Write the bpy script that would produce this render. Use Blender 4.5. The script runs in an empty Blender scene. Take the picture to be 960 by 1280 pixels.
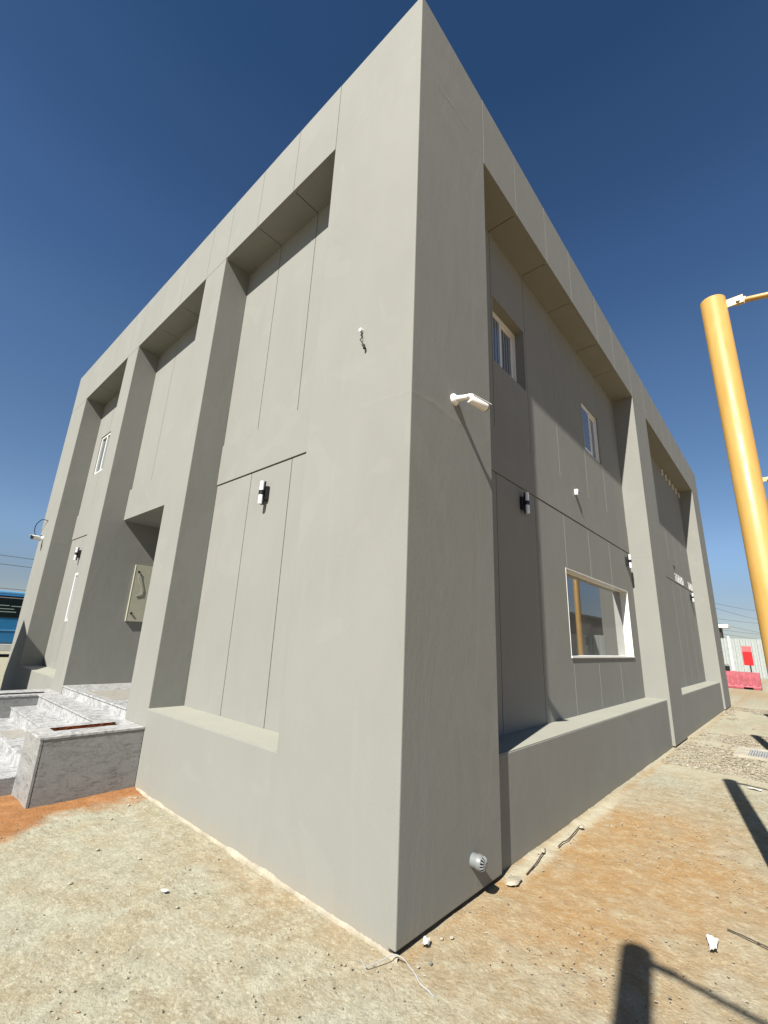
import bpy, bmesh, math, random
import numpy as np
from mathutils import Vector, Matrix
random.seed(7)
S = bpy.context.scene
COL = S.collection
R = math.radians

# ------------------------------------------------------------ camera
F_PX, YAW, PIT, ROL = 555.664, 0.73695, 0.27786, 0.04357
CAM = Vector((1.847, -2.279, 1.630))

cyw, syw = math.cos(YAW), math.sin(YAW)
Fv = Vector((-syw, cyw, 0)); Rv = Vector((cyw, syw, 0)); Uv = Vector((0, 0, 1))
cp, sp = math.cos(PIT), math.sin(PIT)
F2 = Fv*cp + Uv*sp; U2 = Uv*cp - Fv*sp
cr, sr = math.cos(ROL), math.sin(ROL)
R3 = Rv*cr + U2*sr; U3 = U2*cr - Rv*sr
cd = bpy.data.cameras.new("camera"); cam = bpy.data.objects.new("camera", cd); COL.objects.link(cam)
m = Matrix((R3, U3, -F2)).transposed().to_4x4(); m.translation = CAM
cam.matrix_world = m
cd.sensor_fit = 'HORIZONTAL'; cd.sensor_width = 36; cd.lens = 36*F_PX/960
cd.clip_start = 0.02; cd.clip_end = 5000
S.camera = cam
S.render.resolution_x = 768; S.render.resolution_y = 1024

# ------------------------------------------------------------ light
SUN_TO = Vector((1.0, -5.0, 5.05)).normalized()
el = math.asin(SUN_TO.z); az = math.atan2(SUN_TO.x, SUN_TO.y)
w = bpy.data.worlds.new("World"); S.world = w; w.use_nodes = True
wn = w.node_tree.nodes; wl = w.node_tree.links
bg = wn['Background']; sky = wn.new('ShaderNodeTexSky')
sky.sky_type = 'NISHITA'; sky.sun_disc = False
sky.sun_elevation = el; sky.sun_rotation = az
sky.altitude = 600; sky.air_density = 0.82; sky.dust_density = 0.6; sky.ozone_density = 8.0
# desert air: grey, dusty horizon, deeper blue overhead; depends on height above the horizon only
tcw = wn.new('ShaderNodeTexCoord'); spw = wn.new('ShaderNodeSeparateXYZ'); rmp = wn.new('ShaderNodeValToRGB'); mlt = wn.new('ShaderNodeMix')
mlt.data_type = 'RGBA'; mlt.blend_type = 'MULTIPLY'; mlt.inputs[0].default_value = 1.0; mlt.clamp_factor = True
rmp.color_ramp.interpolation = 'EASE'
stops = [(0.0, (0.92, 0.74, 0.60)), (0.065, (1.10, 0.82, 0.64)), (0.19, (1.50, 1.26, 1.02)), (0.33, (1.36, 1.25, 1.05)), (0.50, (1.28, 1.26, 1.12)),
         (0.65, (1.00, 1.09, 1.07)), (0.78, (0.76, 0.90, 0.90)), (0.87, (0.58, 0.77, 0.80)), (1.0, (0.50, 0.70, 0.75))]
while len(rmp.color_ramp.elements) < len(stops): rmp.color_ramp.elements.new(0.5)
for e_, (p_, c_) in zip(rmp.color_ramp.elements, stops): e_.position = p_; e_.color = (*c_, 1)
wl.new(tcw.outputs['Generated'], spw.inputs[0]); wl.new(spw.outputs[2], rmp.inputs[0])
wl.new(sky.outputs[0], mlt.inputs[6]); wl.new(rmp.outputs[0], mlt.inputs[7]); wl.new(mlt.outputs[2], bg.inputs[0])
bg.inputs[1].default_value = 0.05
sd = bpy.data.lights.new("sun", 'SUN'); sd.energy = 5.0; sd.angle = R(0.53); sd.color = (1.0, 0.955, 0.87)
so = bpy.data.objects.new("sun", sd); COL.objects.link(so)
so.rotation_euler = (-SUN_TO).to_track_quat('-Z', 'Y').to_euler()
S.view_settings.view_transform = 'Standard'; S.view_settings.look = 'None'
S.view_settings.exposure = 1.2; S.view_settings.gamma = 1.0

# ------------------------------------------------------------ materials
def new_mat(name, rough=0.8, spec=0.5):
    mt = bpy.data.materials.new(name); mt.use_nodes = True
    nt = mt.node_tree; b = nt.nodes['Principled BSDF']
    b.inputs['Roughness'].default_value = rough
    b.inputs['Specular IOR Level'].default_value = spec
    return mt, nt, b
def nd(nt, t, **kw):
    n = nt.nodes.new(t)
    for k, v in kw.items():
        if k in n.inputs: n.inputs[k].default_value = v
        else: setattr(n, k, v)
    return n
def coords(nt, scale=(1,1,1)):
    tc = nd(nt, 'ShaderNodeTexCoord'); mp = nd(nt, 'ShaderNodeMapping')
    mp.inputs['Scale'].default_value = scale
    nt.links.new(tc.outputs['Object'], mp.inputs['Vector'])
    return mp.outputs[0]
def noise(nt, v, scale, detail=4, rough=0.55, dist=0.0):
    n = nd(nt, 'ShaderNodeTexNoise', Scale=scale, Detail=detail, Roughness=rough, Distortion=dist)
    nt.links.new(v, n.inputs['Vector']); return n.outputs[0]
def ramp(nt, f, stops):
    r = nd(nt, 'ShaderNodeValToRGB'); e = r.color_ramp.elements
    while len(e) < len(stops): e.new(0.5)
    for i, (p, c) in enumerate(stops):
        e[i].position = p; e[i].color = (*c, 1) if len(c) == 3 else c
    nt.links.new(f, r.inputs[0]); return r.outputs[0]
def mix(nt, fac, a, b, mode='MIX'):
    n = nd(nt, 'ShaderNodeMix', data_type='RGBA', blend_type=mode)
    for s, v in ((0, fac), (6, a), (7, b)):
        if isinstance(v, (int, float)): n.inputs[s].default_value = v
        elif isinstance(v, tuple): n.inputs[s].default_value = (*v, 1)
        else: nt.links.new(v, n.inputs[s])
    return n.outputs[2]
def math_(nt, op, a, b=None, clamp=False):
    n = nd(nt, 'ShaderNodeMath', operation=op, use_clamp=clamp)
    for i, v in enumerate((a, b)):
        if v is None: continue
        if isinstance(v, (int, float)): n.inputs[i].default_value = v
        else: nt.links.new(v, n.inputs[i])
    return n.outputs[0]
def bump(nt, b, h, dist, strength=1.0):
    n = nd(nt, 'ShaderNodeBump'); n.inputs['Strength'].default_value = strength
    n.inputs['Distance'].default_value = dist
    nt.links.new(h, n.inputs['Height'])
    prev = b.inputs['Normal'].links[0].from_socket if b.inputs['Normal'].links else None
    if prev: nt.links.new(prev, n.inputs['Normal'])
    nt.links.new(n.outputs[0], b.inputs['Normal'])
def flat(name, col, rough=0.6, spec=0.5, var=0.06, bscale=0, bdist=0.001):
    col = tuple(c*0.6 for c in col)
    mt, nt, b = new_mat(name, rough, spec)
    v = coords(nt); n = noise(nt, v, 6.0)
    lo = tuple(c*(1-var*2) for c in col); hi = tuple(min(1, c*(1+var*2)) for c in col)
    nt.links.new(ramp(nt, n, [(0.3, lo), (0.7, hi)]), b.inputs['Base Color'])
    if bscale: bump(nt, b, noise(nt, v, bscale), bdist)
    return mt
def render_paint(name, base, seams=False):
    mt, nt, b = new_mat(name, 0.82, 0.25)
    v = coords(nt); vs = coords(nt, (1, 1, 0.35))
    big = noise(nt, v, 0.55, 3, 0.6, 0.4); mid = noise(nt, vs, 2.6, 5, 0.65, 0.8); fine = noise(nt, v, 90, 3, 0.7)
    sm = math_(nt, 'ADD', math_(nt, 'MULTIPLY', big, 0.55), math_(nt, 'MULTIPLY', mid, 0.45))
    c = ramp(nt, sm, [(0.36, tuple(x*0.955 for x in base)), (0.5, base), (0.64, tuple(x*1.035 for x in base))])
    c = mix(nt, math_(nt, 'MULTIPLY', math_(nt, 'SUBTRACT', fine, 0.45, True), 0.5), c, tuple(x*0.72 for x in base))
    # dusty foot of the wall, roller patches
    sep = nd(nt, 'ShaderNodeSeparateXYZ'); nt.links.new(v, sep.inputs[0]); z = sep.outputs[2]
    foot = math_(nt, 'SUBTRACT', math_(nt, 'MULTIPLY', noise(nt, v, 5.0, 4), 0.35), math_(nt, 'MULTIPLY', z, 1.4), True)
    c = mix(nt, math_(nt, 'MULTIPLY', foot, 2.2, True), c, (0.235, 0.20, 0.145))
    patch = ramp(nt, noise(nt, v, 1.15, 2, 0.4, 1.6), [(0.60, (0, 0, 0)), (0.63, (1, 1, 1))])
    c = mix(nt, math_(nt, 'MULTIPLY', patch, 0.22), c, tuple(x*1.12 for x in base))
    run = noise(nt, coords(nt, (1, 1, 0.09)), 7.0, 4, 0.6, 0.2)
    run = math_(nt, 'MULTIPLY', ramp(nt, run, [(0.60, (0, 0, 0)), (0.72, (1, 1, 1))]), noise(nt, v, 0.9, 3))
    c = mix(nt, math_(nt, 'MULTIPLY', run, 0.30), c, tuple(x*1.22 for x in base))
    spl = math_(nt, 'MULTIPLY', ramp(nt, noise(nt, v, 26, 5, 0.75), [(0.62, (0, 0, 0)), (0.68, (1, 1, 1))]), math_(nt, 'SUBTRACT', 1.0, math_(nt, 'MULTIPLY', z, 2.6), True))
    c = mix(nt, math_(nt, 'MULTIPLY', spl, 0.35), c, (0.27, 0.235, 0.175))
    nt.links.new(c, b.inputs['Base Color'])
    bump(nt, b, noise(nt, v, 45, 5, 0.7), 0.0016, 0.55)
    bump(nt, b, noise(nt, v, 240, 2, 0.6), 0.0007, 0.55)
    bump(nt, b, noise(nt, vs, 3.0, 4, 0.6, 0.6), 0.010, 0.35)
    if seams:
        wob = math_(nt, 'MULTIPLY', math_(nt, 'SUBTRACT', noise(nt, v, 1.2, 5, 0.7), 0.5), 0.22)
        hh = None
        for zz, amp in ((7.08, 1.0), (3.42, 0.5)):
            d = math_(nt, 'ABSOLUTE', math_(nt, 'ADD', math_(nt, 'SUBTRACT', z, zz), wob))
            s = math_(nt, 'SUBTRACT', 1.0, math_(nt, 'MULTIPLY', d, 28.0), True)
            s = math_(nt, 'MULTIPLY', s, amp)
            hh = s if hh is None else math_(nt, 'ADD', hh, s)
        hh = math_(nt, 'MULTIPLY', hh, ramp(nt, noise(nt, v, 1.7, 4, 0.7), [(0.42, (0, 0, 0)), (0.62, (1, 1, 1))]))
        hh = math_(nt, 'MULTIPLY', hh, noise(nt, v, 14, 4, 0.7))
        bump(nt, b, hh, 0.005, 0.8)
    return mt
PAINT = (0.193, 0.194, 0.176)
M = {}
M['wall'] = render_paint('grey_rendered_paint', PAINT, True)
M['panel'] = render_paint('grey_panel_paint', (0.193, 0.194, 0.177))
M['sill'] = render_paint('lit_sill_top_paint', (0.245, 0.245, 0.208))  # wall paint lightened: stronger light on the sill tops put into the colour
M['joint'] = flat('pale_joint_filler', (0.42, 0.41, 0.375), 0.85, 0.2)
M['dark_joint'] = flat('dark_open_joint', (0.10, 0.095, 0.085), 0.9, 0.1)
M['white_plastic'] = flat('white_plastic', (1.15, 1.15, 1.10), 0.35, 0.5, 0.02)
M['upvc'] = flat('white_window_profile', (1.02, 1.02, 0.98), 0.3, 0.5, 0.02)
M['letter'] = flat('white_letter_acrylic', (0.85, 0.85, 0.83), 0.3, 0.5, 0.01)
M['cream'] = flat('cream_plastic', (0.62, 0.55, 0.42), 0.5)
M['black'] = flat('black_powder_coat', (0.012, 0.012, 0.014), 0.35, 0.5)
M['rubber'] = flat('black_rubber', (0.02, 0.02, 0.02), 0.8, 0.3)
M['acrylic'] = flat('opal_acrylic', (0.95, 0.96, 0.97), 0.25, 0.5, 0.01)
M['pipe'] = flat('grey_pvc', (0.235, 0.25, 0.255), 0.4, 0.5, 0.04)
M['hole'] = flat('dark_opening', (0.008, 0.008, 0.008), 1.0, 0.0)
M['cabinet'] = flat('beige_cabinet_enamel', (0.58, 0.57, 0.44), 0.4, 0.5, 0.02)
M['cabinet_edge'] = M['upvc']
M['steel'] = flat('galvanised_steel', (0.45, 0.46, 0.47), 0.4, 0.7, 0.1)
M['cable'] = flat('grey_cable_sheath', (0.40, 0.41, 0.41), 0.5)
M['concrete'] = flat('pale_concrete', (0.50, 0.46, 0.37), 0.9, 0.2, 0.1, 30, 0.004)
M['paper'] = flat('white_paper', (0.80, 0.79, 0.75), 0.8, 0.2, 0.03)
M['plaster'] = flat('pale_plaster_crumbs', (0.46, 0.41, 0.32), 0.95, 0.1, 0.12, 80, 0.004)
M['crack'] = flat('dark_crack', (0.10, 0.06, 0.035), 0.9)
M['power'] = flat('power_cable', (0.10, 0.11, 0.13), 0.7)
M['red'] = flat('red_sign_paint', (0.62, 0.012, 0.015), 0.45)
M['pink'] = flat('faded_red_sign_paint', (0.68, 0.16, 0.17), 0.5)
M['barrier'] = flat('faded_red_plastic', (0.42, 0.085, 0.11), 0.6, 0.4, 0.12)
M['fence'] = flat('pale_fence_sheet', (0.44, 0.475, 0.455), 0.45, 0.5, 0.05)
M['dark_paint'] = flat('dark_brown_paint', (0.05, 0.045, 0.035), 0.7)
M['plywood'] = flat('plywood', (0.35, 0.24, 0.13), 0.8, 0.2, 0.1)
M['brown_clad'] = flat('brown_cladding', (0.50, 0.42, 0.33), 0.7, 0.3)
M['opp_wall'] = flat('grey_green_render', (0.95, 0.97, 0.90), 0.85, 0.2)
M['cornice'] = flat('cream_cornice', (0.62, 0.58, 0.50), 0.8)
M['bus_blue'] = flat('blue_bus_paint', (0.030, 0.23, 0.50), 0.25, 0.6, 0.03)
M['bus_light'] = flat('light_blue_bus_paint', (0.16, 0.46, 0.78), 0.25, 0.6, 0.02)
M['bus_white'] = flat('white_bus_paint', (0.75, 0.75, 0.70), 0.35, 0.5, 0.03)
M['glass_strip'] = flat('pale_reflection_strip', (0.40, 0.50, 0.46), 0.5)  # colour of the reflections painted on the bus glass

mt, nt, b = new_mat('window_glass', 0.02, 0.5); b.inputs['Base Color'].default_value = (0.075, 0.08, 0.075, 1)
b.inputs['IOR'].default_value = 2.5
bump(nt, b, noise(nt, coords(nt), 1.1, 1), 0.002, 0.15); M['glass'] = mt
mt, nt, b = new_mat('bus_glass', 0.05, 0.5); b.inputs['Base Color'].default_value = (0.006, 0.012, 0.012, 1)
M['bus_glass'] = mt
# curtained glass upstairs
mt, nt, b = new_mat('curtained_glass', 0.03, 0.5)
wv = nd(nt, 'ShaderNodeTexWave'); wv.bands_direction = 'Y'; wv.inputs['Scale'].default_value = 4.2; wv.inputs['Distortion'].default_value = 1.5
nt.links.new(coords(nt), wv.inputs['Vector'])
nt.links.new(ramp(nt, wv.outputs['Fac'], [(0.2, (0.06, 0.075, 0.09)), (0.8, (0.20, 0.23, 0.27))]), b.inputs['Base Color'])
b.inputs['IOR'].default_value = 1.6; M['curtain_glass'] = mt

# yellow post paint
mt, nt, b = new_mat('yellow_gloss_paint', 0.42, 0.5)
v = coords(nt, (1, 1, 0.3))
nt.links.new(ramp(nt, noise(nt, v, 7, 6, 0.7, 0.6), [(0.3, (0.352, 0.198, 0.048)), (0.6, (0.396, 0.242, 0.069)), (0.75, (0.422, 0.273, 0.097))]), b.inputs['Base Color'])
nt.links.new(ramp(nt, noise(nt, v, 20, 4), [(0.3, (0.36,)*3), (0.7, (0.55,)*3)]), b.inputs['Roughness'])
bump(nt, b, noise(nt, v, 30, 3), 0.0015, 0.4); M['yellow'] = mt; b.inputs['Specular IOR Level'].default_value = 0.4
mt, nt, b = new_mat('pale_yellow_paint', 0.45, 0.5)
nt.links.new(ramp(nt, noise(nt, v if False else coords(nt), 12), [(0.3, (0.407, 0.290, 0.116)), (0.7, (0.453, 0.360, 0.197))]), b.inputs['Base Color'])
M['bracket'] = mt

# marble
def marble(name, light, vein, dark, sc, zsq, rough):
    mt, nt, b = new_mat(name, rough, 0.5)
    v = coords(nt, (1, 1, zsq))
    a = noise(nt, v, sc, 8, 0.62, 2.2); bb = noise(nt, v, sc*3.2, 8, 0.7, 1.2)
    c = ramp(nt, a, [(0.30, vein), (0.44, light), (0.5, dark), (0.535, light), (0.72, vein)])
    c = mix(nt, math_(nt, 'MULTIPLY', ramp(nt, bb, [(0.45, (0, 0, 0)), (0.5, (1, 1, 1)), (0.55, (0, 0, 0))]), 0.5), c, dark)
    c = mix(nt, math_(nt, 'MULTIPLY', math_(nt, 'SUBTRACT', noise(nt, v, 30, 5, 0.7), 0.45, True), 0.8), c, vein)
    nt.links.new(c, b.inputs['Base Color']); return mt
def streaked(name):
    mt, nt, b = new_mat(name, 0.45, 0.5)
    v = coords(nt, (0.8, 0.8, 4.2))
    a = noise(nt, v, 1.8, 12, 0.74, 0.7); f = noise(nt, v, 14, 10, 0.82, 0.3)
    s_ = math_(nt, 'ADD', math_(nt, 'MULTIPLY', a, 0.55), math_(nt, 'MULTIPLY', f, 0.45))
    c = ramp(nt, s_, [(0.40, (0.085, 0.086, 0.084)), (0.455, (0.165, 0.167, 0.164)), (0.50, (0.225, 0.227, 0.222)), (0.545, (0.195, 0.197, 0.193)), (0.60, (0.33, 0.33, 0.32))])
    vn = noise(nt, coords(nt, (1, 1, 2.6)), 2.1, 9, 0.7, 1.6)
    c = mix(nt, math_(nt, 'MULTIPLY', ramp(nt, vn, [(0.485, (0, 0, 0)), (0.50, (1, 1, 1)), (0.515, (0, 0, 0))]), 0.7), c, (0.07, 0.07, 0.068))
    c = mix(nt, math_(nt, 'MULTIPLY', math_(nt, 'SUBTRACT', noise(nt, coords(nt), 55, 5, 0.85), 0.50, True), 2.4), c, (0.36, 0.36, 0.35))
    nt.links.new(c, b.inputs['Base Color']); return mt
M['marble'] = marble('white_veined_marble', (0.395, 0.395, 0.388), (0.245, 0.250, 0.255), (0.150, 0.155, 0.160), 2.2, 1.0, 0.36)
M['grey_marble'] = streaked('grey_veined_marble')
M['beige_tile'] = marble('beige_marble', (0.282, 0.270, 0.237), (0.237, 0.225, 0.192), (0.202, 0.192, 0.164), 3.0, 1.0, 0.45)
M['soil'] = flat('red_planting_soil', (0.22, 0.06, 0.022), 0.95, 0.1, 0.3, 25, 0.03)

# ground
mt, nt, b = new_mat('compacted_sandy_ground', 0.95, 0.15)
v = coords(nt)
def attr(n):
    a = nd(nt, 'ShaderNodeAttribute'); a.attribute_name = n; return a.outputs['Fac']
n1 = noise(nt, v, 1.6, 6, 0.65, 0.5); n2 = noise(nt, v, 9, 8, 0.74, 0.0); n3 = noise(nt, v, 38, 3, 0.6)
def vor(scale, out, rnd=1.0):
    q_ = nd(nt, 'ShaderNodeTexVoronoi', Scale=scale, Randomness=rnd); nt.links.new(v, q_.inputs['Vector']); return q_.outputs[out]
def cellv(scale):
    r_ = nd(nt, 'ShaderNodeSeparateColor'); nt.links.new(vor(scale, 'Color'), r_.inputs[0]); return r_.outputs[0]
g1, g2 = cellv(150), cellv(55); d1, d2 = vor(150, 'Distance'), vor(55, 'Distance')
n5 = noise(nt, v, 24, 5, 0.7, 0.0)
GP = 1.0
n6 = noise(nt, v, 3.6, 5, 0.7, 0.3)
pale = ramp(nt, n1, [(0.30, (0.245, 0.198, 0.132)), (0.45, (0.262, 0.230, 0.165)), (0.58, (0.268, 0.252, 0.196)), (0.72, (0.272, 0.264, 0.220))])
pale = mix(nt, math_(nt, 'MULTIPLY', ramp(nt, n6, [(0.50, (0, 0, 0)), (0.60, (1, 1, 1))]), 0.45), pale, (0.315, 0.305, 0.255))
pale = mix(nt, math_(nt, 'MULTIPLY', ramp(nt, n6, [(0.36, (1, 1, 1)), (0.47, (0, 0, 0))]), 0.45), pale, (0.225, 0.180, 0.118))
pale = mix(nt, math_(nt, 'MULTIPLY', ramp(nt, n2, [(0.50, (0, 0, 0)), (0.60, (1, 1, 1))]), 0.55), pale, (0.345, 0.328, 0.262))
pale = mix(nt, math_(nt, 'MULTIPLY', ramp(nt, n2, [(0.38, (1, 1, 1)), (0.47, (0, 0, 0))]), 0.45), pale, (0.195, 0.168, 0.118))
oran = ramp(nt, n2, [(0.34, (0.255, 0.150, 0.066)), (0.50, (0.282, 0.177, 0.085)), (0.58, (0.305, 0.212, 0.118)), (0.66, (0.33, 0.272, 0.185))])
c = mix(nt, attr('orange'), pale, oran)
c = mix(nt, math_(nt, 'MULTIPLY', ramp(nt, n5, [(0.58, (0, 0, 0)), (0.68, (1, 1, 1))]), 0.40), c, (0.37, 0.35, 0.275))
c = mix(nt, attr('chalk'), c, (0.37, 0.34, 0.265))
# grain by grain colour: pale and dark crumbs, clods
amt = math_(nt, 'SUBTRACT', 1.0, math_(nt, 'MULTIPLY', attr('orange'), 0.7))
def grain(f, k, col):
    global c
    c = mix(nt, math_(nt, 'MULTIPLY', math_(nt, 'MULTIPLY', f, amt), k), c, col)
grain(ramp(nt, g1, [(0.0, (1, 1, 1)), (0.30, (0, 0, 0))]), 0.22, (0.135, 0.110, 0.072))
grain(ramp(nt, g1, [(0.70, (0, 0, 0)), (1.0, (1, 1, 1))]), 0.26, (0.42, 0.395, 0.315))
grain(ramp(nt, g2, [(0.86, (0, 0, 0)), (0.97, (1, 1, 1))]), 0.35, (0.42, 0.395, 0.315))
grain(ramp(nt, g2, [(0.02, (1, 1, 1)), (0.10, (0, 0, 0))]), 0.35, (0.15, 0.122, 0.08))
clay = ramp(nt, n2, [(0.3, (0.190, 0.080, 0.030)), (0.7, (0.300, 0.150, 0.068))])
c = mix(nt, attr('clay'), c, clay)
c = mix(nt, 1.0, c, (0.905, 0.92, 0.885), 'MULTIPLY')
nt.links.new(c, b.inputs['Base Color'])
bump(nt, b, n2, 0.020, 0.5); bump(nt, b, n3, 0.010, 0.7)
bump(nt, b, math_(nt, 'SUBTRACT', 1.0, d2), 0.004, 0.3); bump(nt, b, math_(nt, 'SUBTRACT', 1.0, d1), 0.002, 0.5)
M['ground'] = mt
mt, nt, b = new_mat('loose_stone', 0.9, 0.2)
oi = nd(nt, 'ShaderNodeNewGeometry')
nt.links.new(ramp(nt, oi.outputs['Random Per Island'], [(0.0, (0.118, 0.103, 0.084)), (0.25, (0.207, 0.182, 0.138)), (0.6, (0.256, 0.236, 0.187)), (0.85, (0.246, 0.177, 0.108)), (1.0, (0.315, 0.300, 0.261))]), b.inputs['Base Color'])
M['stone'] = mt

# ------------------------------------------------------------ mesh helpers
def link(name, me, mat, parent=None, loc=None):
    me.materials.append(M[mat]) if not me.materials else None
    o = bpy.data.objects.new(name, me); COL.objects.link(o)
    if parent: o.parent = parent
    if loc is not None: o.location = loc
    return o
def build(name, vs, fs, mat, parent=None, smooth=False, loc=None, bev=0):
    me = bpy.data.meshes.new(name); me.from_pydata(vs, [], fs); me.validate()
    bm = bmesh.new(); bm.from_mesh(me); bmesh.ops.recalc_face_normals(bm, faces=bm.faces); bm.to_mesh(me); bm.free()
    if smooth:
        for p in me.polygons: p.use_smooth = True
        me.set_sharp_from_angle(angle=R(40))
    o = link(name, me, mat, parent, loc)
    if bev:
        md = o.modifiers.new('bevel', 'BEVEL'); md.width = bev; md.segments = 2; md.limit_method = 'ANGLE'; md.angle_limit = R(40)
    return o
class MB:
    def __init__(s): s.v = []; s.f = []
    def add(s, vs, fs):
        k = len(s.v); s.v += [tuple(p) for p in vs]; s.f += [tuple(i+k for i in f) for f in fs]; return s
    def box(s, x0, x1, y0, y1, z0, z1):
        return s.add([(x, y, z) for x in (x0, x1) for y in (y0, y1) for z in (z0, z1)],
                     [(0, 1, 3, 2), (4, 6, 7, 5), (0, 4, 5, 1), (2, 3, 7, 6), (0, 2, 6, 4), (1, 5, 7, 3)])
    def tube(s, pts, rad, n=12, caps=True):
        pts = [Vector(p) for p in pts]
        if not hasattr(rad, '__len__'): rad = [rad]*len(pts)
        vs = []; prev = None
        for i, p in enumerate(pts):
            t = (pts[min(i+1, len(pts)-1)] - pts[max(i-1, 0)])
            if t.length < 1e-9: t = prev[2] if prev else Vector((0, 0, 1))
            t.normalize()
            ref = prev[0] if prev else (Vector((0, 0, 1)) if abs(t.z) < 0.9 else Vector((1, 0, 0)))
            a = (ref - t*ref.dot(t)).normalized(); bq = t.cross(a); prev = (a, bq, t)
            for k in range(n):
                an = 2*math.pi*k/n; vs.append(p + (a*math.cos(an) + bq*math.sin(an))*rad[i])
        fs = [(i*n+k, i*n+(k+1) % n, (i+1)*n+(k+1) % n, (i+1)*n+k) for i in range(len(pts)-1) for k in range(n)]
        if caps: fs += [tuple(range(n))[::-1], tuple((len(pts)-1)*n+k for k in range(n))]
        return s.add(vs, fs)
    def build(s, name, mat, parent=None, smooth=False, loc=None, bev=0): return build(name, s.v, s.f, mat, parent, smooth, loc, bev)
def cells(xs, ys, zs, solid):
    """closed mesh of the union of solid cells, with shared vertices"""
    idx = {}; V = []; Fc = []
    def vid(i, j, k):
        q = (i, j, k)
        if q not in idx: idx[q] = len(V); V.append((xs[i], ys[j], zs[k]))
        return idx[q]
    nx, ny, nz = len(xs)-1, len(ys)-1, len(zs)-1
    A = {(i, j, k) for i in range(nx) for j in range(ny) for k in range(nz)
         if solid((xs[i]+xs[i+1])/2, (ys[j]+ys[j+1])/2, (zs[k]+zs[k+1])/2)}
    for (i, j, k) in A:
        if (i-1, j, k) not in A: Fc.append((vid(i,j,k), vid(i,j,k+1), vid(i,j+1,k+1), vid(i,j+1,k)))
        if (i+1, j, k) not in A: Fc.append((vid(i+1,j,k), vid(i+1,j+1,k), vid(i+1,j+1,k+1), vid(i+1,j,k+1)))
        if (i, j-1, k) not in A: Fc.append((vid(i,j,k), vid(i+1,j,k), vid(i+1,j,k+1), vid(i,j,k+1)))
        if (i, j+1, k) not in A: Fc.append((vid(i,j+1,k), vid(i,j+1,k+1), vid(i+1,j+1,k+1), vid(i+1,j+1,k)))
        if (i, j, k-1) not in A: Fc.append((vid(i,j,k), vid(i,j+1,k), vid(i+1,j+1,k), vid(i+1,j,k)))
        if (i, j, k+1) not in A: Fc.append((vid(i,j,k+1), vid(i+1,j,k+1), vid(i+1,j+1,k+1), vid(i,j+1,k+1)))
    return V, Fc
def thing(name, label, cat, loc=(0, 0, 0), rotz=0, group=None):
    o = bpy.data.objects.new(name, None); COL.objects.link(o); o.location = loc; o.rotation_euler = (0, 0, rotz)
    o['label'] = label; o['category'] = cat
    if group: o['group'] = group
    o.empty_display_size = 0.1
    return o
def tag(o, label, cat, group=None):
    o['label'] = label; o['category'] = cat
    if group: o['group'] = group
    return o

# ------------------------------------------------------------ ground
def vnoise(x, y, seed=0):
    xi = np.floor(x).astype(np.int64); yi = np.floor(y).astype(np.int64); fx = x-xi; fy = y-yi
    def h(a, b_):
        n = (a*374761393 + b_*668265263 + seed*1442695041) & 0x7fffffff
        n = ((n ^ (n >> 13))*1274126177) & 0x7fffffff
        return ((n ^ (n >> 16)) & 0xffff)/65535.0
    fx = fx*fx*(3-2*fx); fy = fy*fy*(3-2*fy)
    return (h(xi, yi)*(1-fx)+h(xi+1, yi)*fx)*(1-fy) + (h(xi, yi+1)*(1-fx)+h(xi+1, yi+1)*fx)*fy
def fbm(x, y, sc, oc=4, seed=0):
    r = 0; a = 1; t = 0
    for i in range(oc):
        r = r + a*vnoise(x*sc+17.3*i, y*sc-9.1*i, seed+i); t += a; a *= .55; sc *= 2.1
    return r/t
def sm(e0, e1, x):
    t = np.clip((x-e0)/(e1-e0), 0, 1); return t*t*(3-2*t)
def axis(dense0, dense1, step, far):
    a = list(np.arange(dense0, dense1+1e-6, step)); s = step; p = dense1
    while p < far: s *= 1.35; p += s; a.append(p)
    s = step; p = dense0
    while p > -far: s *= 1.35; p -= s; a.insert(0, p)
    return np.array(a)
gx = axis(-5.2, 2.6, 0.028, 1500); gy = axis(-1.9, 6.4, 0.028, 1500)
GX, GY = np.meshgrid(gx, gy, indexing='ij')
ox = 0.16*(fbm(GX, GY, 1.3, 4, 3)-.5)*4 + 0.35*(fbm(GX, GY, 6, 4, 33)-.5)
orange = sm(1.75, 0.35, np.hypot((GX-0.40)*1.0, (GY-2.35)*0.62) + ox*1.1)
orange *= sm(-0.1, 0.02, GX)
orange = np.maximum(orange*(0.50+0.85*fbm(GX, GY, 4.5, 4, 9)), 0.85*sm(0.16, 0.0, GX+0.12*(fbm(GX, GY, 6, 3, 5)-.4))*sm(-0.05, 0.05, GX)*sm(-0.1, 0.1, GY))
orange = np.maximum(orange, 0.55*sm(0.35, 0.0, np.abs(GY+0.1+0.06*ox))*sm(-2.4, -1.2, GX)*sm(0.4, 0, GX)*fbm(GX, GY, 5, 3, 12))
orange = np.maximum(orange, 0.65*sm(0.5, 0.68, fbm(GX, GY, 0.5, 4, 30))*sm(0.8, 2.5, GX+GY*0.12))
orange = np.maximum(orange, sm(1.45, 2.3, GX+0.5*(fbm(GX, GY, 1.2, 3, 61)-.5))*sm(30, 10, GX)*0.95)
orange = np.clip(orange, 0, 1)
dcl = np.hypot((GX+3.72)*0.95, np.maximum(np.abs(GY+0.55)-0.55, 0)*1.2) + 0.35*(fbm(GX, GY, 3.0, 4, 21)-.5)
clay = sm(0.56, 0.30, dcl + 0.30*(fbm(GX, GY, 16, 4, 23)-.5))
clay = np.maximum(clay, sm(-1.2, -1.02, -np.hypot((GX+4.2)*0.9, (GY+1.25)*2.0)+0.3*(fbm(GX, GY, 3, 3, 4)-.5))*1.0)
clay = np.clip(clay, 0, 1)
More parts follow.
